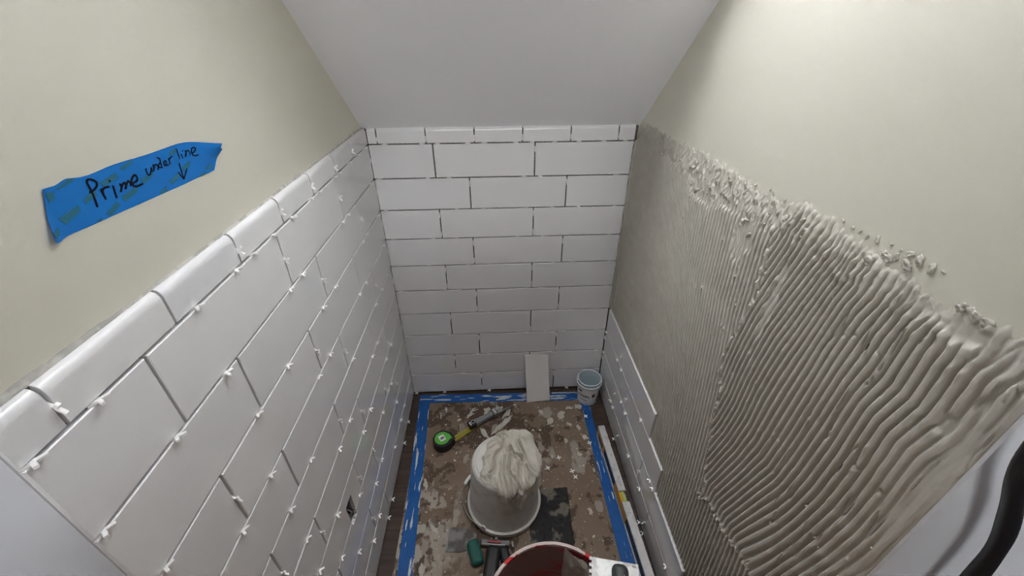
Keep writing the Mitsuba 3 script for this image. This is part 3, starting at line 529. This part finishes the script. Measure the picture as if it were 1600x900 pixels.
def rag():
    nt, nd = 420, 130
    ang = np.radians([-180, -161, -148, -139, -125, -112, -102, -96, -91, -85, -80, -76, -68, -58, -48, -38, -28, -15, 5, 25, 43, 60, 80, 99, 118, 149, 180])
    lim = np.array([.064, .063, .080, .094, .092, .090, .093, .148, .158, .150, .134, .158, .198, .186, .168, .178, .184, .165, .140, .122, .116, .105, .103, .098, .082, .062, .064])
    th = np.linspace(-np.pi, np.pi, nt+1)[:-1]; sm_ = np.interp(th, ang, lim)+.002*np.sin(th*9)+.0015*np.sin(th*17+1)
    f = np.linspace(0, 1, nd); TH, Fd = np.meshgrid(th, f, indexing='ij'); Dd = Fd*sm_[:, None]
    rc = .012; flat = BT-.008
    over = np.maximum(0, Dd-flat)
    arc = np.minimum(over/rc, 1.45); r = np.where(over > 0, flat+rc*np.sin(arc), Dd); z = np.where(over > 0, BH-rc*(1-np.cos(arc)), BH)
    rest = np.maximum(0, over-rc*1.45); r = r+rest*.12; z = z-rest*.99
    nr = np.where(over > 0, np.sin(arc), 0); nz = np.where(over > 0, np.cos(arc), 1)
    px, py = np.cos(TH)*Dd, np.sin(TH)*Dd
    Q = np.stack([px, py], -1)
    def dist(line):
        best = np.full(px.shape, 9.)
        L = spline(line, 14) if len(line) > 2 else np.array(line, float)
        for a, b in zip(L[:-1], L[1:]):
            ab_ = b-a; t = np.clip(((Q-a)@ab_)/(ab_@ab_), 0, 1); best = np.minimum(best, np.linalg.norm(Q-a-t[..., None]*ab_, axis=-1))
        return best
    wv = meshkit.fbm(np.stack([px*22, py*12, 0*px], -1), 3, 5)
    rn = lambda a, b, sd, k: (1-np.abs(2*meshkit.noise(np.stack([px*a+wv*k, py*b+wv*k*.5, 0*px], -1), sd)-1))**4
    def pleat(g, edge=.84): t = g-np.floor(g); return np.where(t < edge, t/edge, (1-t)/(1-edge))       # cloth folded over itself: long slope, short drop
    n0 = meshkit.fbm(np.stack([px*11, py*7, 0*px+3], -1), 2, 14); n9 = meshkit.fbm(np.stack([px*24, py*9, 0*px+5], -1), 2, 15)
    fan = np.arctan2(px-.006, np.maximum(.075-py, .012))
    h = .003+.004*wv+.0085*pleat(fan*2.4+n0*3.4)*smooth(.0, .05, np.hypot(px-.01, py-.05))+.0038*pleat(px*30+n9*5.0, .7)+.0022*rn(60, 18, 21, 5)+.0010*rn(170, 80, 4, 3)
    h += .006*smooth(-.02, .05, px)*smooth(-.11, -.02, py)                                         # the right half lies thicker
    h += .018*np.exp(-(dist([(.008, .058), (.024, .080), (.060, .077), (.071, .062)])/.015)**2)    # roll at the back
    h += .016*np.exp(-(((px-.017)/.015)**2+((py-.040)/.019)**2))                                   # knot
    for line, w, dp in (([(.002, .049), (-.001, .034), (-.016, .018), (-.027, -.001), (-.028, -.028), (-.041, -.054)], .0038, .010), ([(.026, .021), (.039, .001), (.056, -.011), (.052, -.024)], .0050, .019),
            ([(.021, .019), (.019, -.015), (.018, -.044)], .0034, .011), ([(.015, -.049), (.028, -.073), (.041, -.093)], .0042, .012), ([(.005, 0), (.002, -.035), (-.002, -.061)], .0032, .010), ([(.050, .049), (.058, .025), (.070, -.014), (.082, -.05)], .0034, .011),
            ([(-.008, .086), (.008, .069)], .003, .010), ([(-.028, .083), (-.012, .073)], .003, .008), ([(.044, -.037), (.041, -.073), (.038, -.11), (.040, -.15)], .0034, .010), ([(.068, -.041), (.073, -.052), (.069, -.072)], .004, .012), ([(-.002, -.066), (.010, -.115), (.012, -.16)], .003, .008), ([(.019, -.067), (.017, -.118), (.020, -.16)], .003, .009)):
        q = dist(line); h += dp*.85*np.exp(-((q-.0065)/.0042)**2)-1.1*dp*np.exp(-(q/(w*.75))**2)
    h = h*np.where(over > .02, .72, 1.0)*smooth(1.0, .88, Fd)**.6*.80+.0016
    h = np.maximum(h, .0022)*np.where(Fd > .9, .55+.45*(1-Fd)/.1, 1)
    h = np.maximum(h, .0022)
    R = r+nr*h; Zc = z+nz*h
    top = np.stack([BX+np.cos(TH)*R, BY+np.sin(TH)*R, Zp+Zc], -1)
    bot = np.stack([BX+np.cos(TH)*(r+nr*.0008), BY+np.sin(TH)*(r+nr*.0008), Zp+z+nz*.0008], -1)
    bot = np.where((h < .006)[..., None], bot, top-np.stack([np.cos(TH)*nr, np.sin(TH)*nr, nz], -1)*.003)
    def wrap(V): return np.concatenate([V, V[:1]], 0)
    a, b = grid_mesh(wrap(top), True), grid_mesh(wrap(bot))
    e = grid_mesh(np.stack([wrap(top)[:, -1], wrap(bot)[:, -1]], 1), True)
    m = join(a, b, e); m.merge_vertices(); m.fix_normals(); return m
tag(obj('rag', rag(), 'cloth', None, True), 'crumpled off-white rag draped over the upside-down white pail', 'rag')

# ------------------------------------------------------------------ red bucket in front with a notched trowel on its rim
RX, RY, RH = .468, -.955, .360
rb = thing('bucket', 'red plastic bucket smeared with grey mortar in the foreground', 'bucket')
obj('wall', moved(lathe([(.128, .004), (.1405, RH-.012), (.1405, RH-.001), (.1375, RH-.001), (.1245, .012), (0, .012), (0, .004), (.128, .004)], 96), RX, RY, 0), 'red_inside', rb, 40)
obj('rim', moved(lathe([(.1372, RH-.006), (.1376, RH), (.1410, RH+.0015), (.1445, RH), (.1450, RH-.014), (.1405, RH-.014), (.1405, RH-.006), (.1372, RH-.006)], 96), RX, RY, 0), 'red_rim', rb, 40)
obj('rib', moved(lathe([(.139, RH-.05), (.1435, RH-.05), (.1435, RH-.054), (.1385, RH-.054), (.139, RH-.05)], 96), RX, RY, 0), 'red_plastic', rb)
def caked(t0, t1, z0, z1, thick, seed, n=70, k=46):
    t = np.linspace(t0, t1, n); v = np.linspace(0, 1, k); V = np.zeros((n, k, 3))
    for i, a in enumerate(t):
        q = min(i, n-1-i)/(n*.18); lowz = z0+.05*(meshkit.fbm(np.array([a*7, seed, 0.]), 3, seed)-.5)
        for j, b in enumerate(v):
            z = lowz+(z1-lowz)*b; rr = .1245+.013*z/RH
            hh = thick*(.35+1.0*meshkit.fbm(np.array([a*9, z*38, seed]), 4, seed))*min(1, q)*min(1, (b)/.10)
            V[i, j] = (RX+math.cos(a)*(rr-hh+.001), RY+math.sin(a)*(rr-hh+.001), z)
    return grid_mesh(V)
tag(obj('caked_mortar', join(caked(math.radians(18), math.radians(74), .22, RH-.001, .016, 2), caked(math.radians(20), math.radians(48), .26, RH, .012, 5)), 'mortar', rb, True), 'grey mortar caked inside the rim')
obj('mortar_fill', moved(lathe([(0, .055), (.06, .060), (.12, .052), (.1262, .058), (.126, .013), (0, .013)], 64), RX, RY, 0), 'mortar', rb, 40)
tw = thing('trowel', 'notched steel trowel with dark grey handle lying on the red bucket rim', 'trowel')
cx, cy = np.array([.558, -.847]), np.array([.6604, -.8685]); eu = (cy-cx)/np.linalg.norm(cy-cx); ev = np.array([eu[1], -eu[0]]); wd = .1046
Mt = frame((cx[0], cx[1], RH+.0018), (eu[0], eu[1], 0), (ev[0], ev[1], 0), (0, 0, -1)); Mt[:3, 2] = np.cross(Mt[:3, 0], Mt[:3, 1]); up = Mt[2, 2]
teeth = [(0, 0)]
y = .0
while y < .275: teeth += [(0, y+.0065), (.0055, y+.0065), (.0055, y+.0125), (0, y+.0125)]; y += .0125
blade = Polygon([(wd, 0)]+teeth+[(wd, .28)]).buffer(0)
m = extrude(blade, .0012); m.apply_transform(Mt); m.fix_normals(); obj('blade', m, 'steel', tw)
def tl(m, u, v, z): m = moved(m, u, v, 0); m.apply_transform(Mt); m.vertices[:, 2] += z; m.fix_normals(); return m
h = rbox(.034, .135, .028, .0135); th_ = obj('handle', tl(h, .060, .088, .030), 'grey_plastic', tw, True)
obj('mount', join(tl(box(-.005, .005, -.006, .006, -.010, .010), .060, .055, .011), tl(box(-.005, .005, -.006, .006, -.010, .010), .060, .122, .011)), 'aluminium', tw)
obj('handle_stripe', tl(rbox(.0022, .09, .003, .001), .066, .09, .0438), 'label_grey', th_)
obj('maker_plate', tl(box(-.004, .004, -.0015, .0015, -.0002, .0002), wd-.009, .006, .0012), 'label_grey', tw)

# ------------------------------------------------------------------ box level standing on edge at the right tape
lv = thing('spirit_level', 'long aluminium and yellow spirit level standing on edge along the right tape', 'spirit level')
a0, a1 = np.array([.7565, -.258]), np.array([.7765, -.868]); dv = (a1-a0)/np.linalg.norm(a1-a0); Ll = np.linalg.norm(a1-a0); nx = np.array([-dv[1], dv[0]]); 
if nx[0] < 0: nx = -nx
Ml = frame((a0[0], a0[1], .0018), (dv[0], dv[1], 0), (nx[0], nx[1], 0), (0, 0, 1))
def ll(m): m = m.copy(); m.apply_transform(Ml); m.fix_normals(); return m
gap0, gap1 = .262, .300
obj('rail', ll(box(0, gap0, -.012, .012, .050, .058)), 'aluminium', lv); obj('rail', ll(box(gap1, Ll, -.012, .012, .050, .058)), 'aluminium', lv)
obj('rail', ll(box(0, Ll, -.012, .012, 0, .008)), 'aluminium', lv)
obj('web', ll(box(.001, Ll-.001, -.0045, .0045, .008, .050)), 'black_plastic', lv)
obj('rail', ll(box(gap0, gap1, -.010, .010, .036, .044)), 'aluminium', lv)
pan = [obj('panel', ll(box(q0, q1, -.0115, -.0045, .0082, .0498)), 'yellow_plastic', lv) for q0, q1 in ((.004, .088), (.222, .345), (.53, .606))]
for q0, q1 in ((.09, .22), (.347, .528)): obj('panel', ll(box(q0, q1, -.0095, -.0045, .0085, .0495)), 'black_plastic', lv)
m = trimesh.creation.cylinder(.0055, .034, sections=20); m.apply_transform(trimesh.geometry.align_vectors([0, 0, 1], [1, 0, 0])); obj('vial', ll(moved(m, (gap0+gap1)/2, 0, .0500)), 'vial', lv, 40)
obj('lettering', ll(join(*[box(q, q+.0042, -.0123, -.0115, .016+(i % 2)*.004, .040-(i % 3)*.004) for i, q in enumerate(np.arange(.022, .074, .0068))])), 'label_ink', pan[0])

# ------------------------------------------------------------------ loose tile leaning on the back wall
lt = tile_mesh(.0985, .213, .0085); b0 = np.array([.5365, -.074, .0022]); t0 = np.array([.530, -.0012, .2015]); ez = (t0-b0)/np.linalg.norm(t0-b0); ex = np.array([.9985, .055, 0]); ex -= ez*np.dot(ex, ez); ex /= np.linalg.norm(ex)
Mq = frame(b0+ez*.1065, ex, ez, np.cross(ex, ez)); lt.apply_transform(Mq)
tag(obj('loose_tile', lt, mat('bisque_glaze', {'type': 'roughplastic', 'diffuse_reflectance': rgb(.80, .785, .76), 'alpha': .12})), 'loose white cut tile leaning against the tiled back wall', 'tile')

# ------------------------------------------------------------------ two nested tubs in the back right corner
SX, SY = .7465, -.0665
def tub(z0, H, rb_, rt): return moved(lathe([(0, 0), (rb_, 0), (rt, H-.006), (rt+.0035, H-.004), (rt+.004, H), (rt+.0005, H+.0012), (rt-.0015, H), (rb_-.0015, .003), (0, .003), (0, 0)], 72), SX, SY, z0)
t1 = thing('mortar_tub', 'white printed tub in the back right corner, lower of the nested two', 'tub', 'nested white tubs')
obj('body', tub(.0026, .106, .0405, .0485), 'tub_white', t1, 40)
t2 = thing('mortar_tub', 'plain pale tub in the back right corner, upper of the nested two', 'tub', 'nested white tubs')
obj('body', tub(.019, .104, .0368, .0462), 'tub_inside', t2, 40)
def on_tub(a0, a1, z0, z1, off=.0006, slant=0):
    n = max(2, int(abs(a1-a0)/4)+2); V = []
    for a in np.linspace(a0, a1, n):
        for q in (0, 1):
            z = (z0, z1)[q]+slant*(a-a0); r = .0405+.008*z/.10+off; V.append((SX+r*math.cos(math.radians(a)), SY+r*math.sin(math.radians(a)), .0026+z))
    return grid_mesh(np.array(V).reshape(n, 2, 3))
lb = obj('label', on_tub(-175, -35, .012, .090), 'label_white', t1); tag(lb, 'pale printed label')
ink = []
for i in range(9): a = -158+i*7.2; ink.append(on_tub(a, a+(4.6 if i % 3 else 3.2), .046+.002*(i % 2), .062-.003*((i*7) % 3), .0011))
for i in range(8): a = -146+i*5; ink.append(on_tub(a, a+2.8, .028, .033+.002*(i % 2), .0011))
ink.append(on_tub(-160, -138, .074, .083, .0011)); ink.append(on_tub(-84, -66, .050, .068, .0011)); ink.append(on_tub(-80, -70, .070, .073, .0011))
tag(obj('lettering', join(*ink), 'label_ink', lb), 'dark print too small to read')
obj('side_panel', on_tub(-54, -37, .014, .086, .0009), 'label_grey', lb)

# ------------------------------------------------------------------ tape measure with its blade pulled out
tmz = .0014
tm_ = thing('tape_measure', 'green and black tape measure with its yellow blade pulled out on the floor paper', 'tape measure')
def mm(m, deg=38): m = turned(m, deg); return moved(m, .152, -.268, tmz)
sq = Polygon([(math.cos(a)*.034, math.sin(a)*.034) for a in np.linspace(.2, 2*np.pi-.9, 40)]+[(.030, -.028), (.036, -.024), (.037, .004)])
body = extrude(sq.buffer(.003), .034); obj('case', mm(body), 'black_plastic', tm_, 40)
face = sq.buffer(-.0055); obj('face', mm(moved(extrude(face, .0022), -.001, .002, .034)), 'green_plastic', tm_)
tlb = obj('label', mm(turned(moved(box(-.011, .011, -.0135, .0135, .0362, .0370), -.001, .002, 0), -6)), 'label_white', tm_)
obj('label_print', mm(turned(moved(join(box(-.008, .008, -.006, .0065, .0371, .0375)), -.001, .0005, 0), -6)), 'label_grey', tlb)
obj('label_print', mm(turned(join(box(-.004, -.002, -.003, .004, .0376, .0380), box(-.002, .003, .003, .004, .0376, .0380), box(-.002, .003, 0, .001, .0376, .0380), box(.002, .003, -.003, .003, .0376, .0380)), -6)), 'label_ink', tlb)
obj('lock_button', mm(moved(rbox(.012, .014, .010, .003), .034, .004, .030)), 'black_plastic', tm_)
bl_ = box(.035, .222, -.0255, -.0240, .003, .028); b2 = [box(.2215, .2235, -.0265, -.0200, .0, .028)]
n_b = 30; xs = np.linspace(.035, .222, n_b); prof = np.linspace(-.5, .5, 7)
V = np.array([[(x, -.012+.024*q, .0042+.0022*(2*abs(q))**2*1.2) for q in prof] for x in xs]); ob = mm(join(grid_mesh(V), grid_mesh(V-np.array([0, 0, .0003]), True)))
tb_ = obj('blade', ob, 'tape_blade', tm_, True)
obj('blade_hook', mm(box(.2215, .2230, -.010, .010, -.0005, .0075)), 'dark_steel', tb_)
obj('blade_markings', mm(join(*[box(x, x+.0009, -.012, -.004 if i % 4 else .004, .0052, .0062) for i, x in enumerate(np.arange(.040, .218, .0065))])), 'label_ink', tb_)

# ------------------------------------------------------------------ utility knife beside the blade
kn = thing('utility_knife', 'grey snap-off utility knife lying across the yellow tape blade', 'knife')
Mk = frame((.250, -.2005, .0090), *(lambda d: ((d[0], d[1], 0), (-d[1], d[0], 0), (0, 0, 1)))(np.array([.862, .507])))
def kk(m): m = m.copy(); m.apply_transform(Mk); return m
def bar(x0, x1, w0, w1, h, r=.004): return moved(trimesh.util.concatenate([moved(trimesh.creation.icosphere(2, r), x, y, z) for x, w in ((x0+r, w0), (x1-r, w1)) for y in (-w/2+r, w/2-r) for z in (r, h-r)]).convex_hull, 0, 0, 0)
obj('handle', kk(bar(.024, .108, .026, .021, .020)), 'knife_grey', kn, 40)
kcap = obj('end_cap', kk(bar(-.004, .026, .029, .028, .022)), 'black_plastic', kn, 40)
m = trimesh.creation.torus(.0075, .0016, 24, 8); obj('lanyard_ring', kk(moved(m, .016, .002, .0225)), 'aluminium', kcap, True)
obj('cap_band', kk(moved(bar(.000, .005, .018, .018, .004, .0015), 0, -.002, .0205)), 'label_white', kcap)
obj('slide_rail', kk(join(moved(bar(.028, .104, .004, .004, .004, .0015), 0, .004, .0185), moved(bar(.028, .104, .004, .004, .004, .0015), 0, -.004, .0185))), 'label_grey', kn)
kcol = obj('collar', kk(moved(bar(.104, .126, .034, .034, .022), 0, 0, 0)), 'dark_steel', kn, 40)
obj('collar_screw', kk(moved(bar(.110, .120, .026, .026, .006, .002), 0, 0, .019)), 'aluminium', kcol)
obj('blade_holder', kk(moved(bar(.124, .150, .022, .022, .006, .002), 0, .002, .006)), 'label_grey', kn)
bp = extrude(Polygon([(.128, -.009), (.212, -.009), (.204, -.002), (.128, .004)]), .0014); kbl = obj('blade', kk(moved(bp, 0, 0, .006)), 'dark_steel', kn)
obj('blade_tip', kk(moved(rbox(.008, .006, .003, .0014), .208, -.007, .0072)), 'label_white', kbl)

# ------------------------------------------------------------------ tools in the near left of the pail
sc_ = thing('putty_knife', 'wide steel putty knife with dark teal grip lying near the pail', 'putty knife')
bp = extrude(Polygon([(.2015, -.5806), (.1956, -.6522), (.236, -.6558), (.2732, -.6500), (.2880, -.6300), (.2860, -.6040), (.262, -.590), (.235, -.5835)]), .0012); pbl = obj('blade', moved(bp, 0, 0, .0030), 'dirty_steel', sc_)
obj('blade_edge', tube([(.2013, -.580, .0046), (.1985, -.615, .0046), (.1958, -.652, .0046)], .0016, 8), 'label_grey', pbl)
g = rbox(.036, .072, .024, .011); g = turned(g, 18); obj('grip', moved(g, .285, -.664, .0165), 'teal_rubber', sc_, True)
tn = thing('tile_nipper', 'black-handled tile nipper with round bolts between the pail and red bucket', 'pliers')
obj('handle', moved(turned(rbox(.042, .110, .026, .012), -9), .334, -.705, .019), 'black_plastic', tn, True)
obj('handle', moved(turned(rbox(.030, .100, .022, .010), 14), .380, -.700, .014), 'black_plastic', tn, True)
jaw = obj('jaw', moved(turned(rbox(.090, .022, .016, .006), -6), .345, -.640, .012), 'dark_steel', tn, True)
tag(obj('jaw_spring', moved(turned(rbox(.040, .007, .006, .0025), -8), .343, -.640, .0225), 'pink_red', jaw, True), 'dull red strip')
def bolt(r, x, y, z): return join(moved(trimesh.creation.cylinder(r, .006, sections=24), x, y, z), moved(trimesh.creation.cylinder(r*.45, .003, sections=12), x, y, z+.0035))
obj('bolt', bolt(.0040, .3490, -.632, .023), 'label_grey', jaw, 40); obj('bolt', bolt(.0068, .3830, -.648, .024), 'dark_steel', jaw, 40)
tag(obj('wing_tab', moved(turned(rbox(.006, .018, .008, .0028), 6), .398, -.650, .022), 'label_grey', tn, True), 'pale plastic tab')

# ------------------------------------------------------------------ black rubber mat with mortar scraps
mp = extrude(Polygon([(.470, -.470), (.5953, -.4645), (.592, -.560), (.586, -.650), (.590, -.745), (.45, -.745), (.455, -.60)]), .0022); mk = obj('rubber_mat', moved(mp, 0, 0, .0016), 'mat_rubber'); tag(mk, 'black rubber mat smeared with mortar to the right of the pail', 'mat')
sc = []
for i in range(90):
    x, y = rng.uniform(.500, .585), rng.uniform(-.73, -.485); m = lump(rng.uniform(.004, .014), .42, i+50, 1, .7); m.vertices[:, 0] *= rng.uniform(1, 2.2); sc.append(moved(turned(m, rng.uniform(0, 180)), x, y, .0042))
tag(obj('mortar_scrap', join(*sc), 'mat_rubber', mk), 'dark scraps of mortar', kind='stuff')

# ------------------------------------------------------------------ unseen cartons added before the alcove, below the camera's view, to shade its floor
plain('cardboard', (.30, .21, .13), .8)
for i, (z, dx) in enumerate(((0, 0), (.34, .03), (.68, .01))):
    ct = thing('shade_carton', ('lowest', 'middle', 'topmost')[i]+' brown box of an unseen stack added to shade the alcove floor', 'shade_carton')
    obj('body', box(.02+dx, .76+dx, -1.62, -1.17, z+.001, z+.339), 'cardboard', ct)
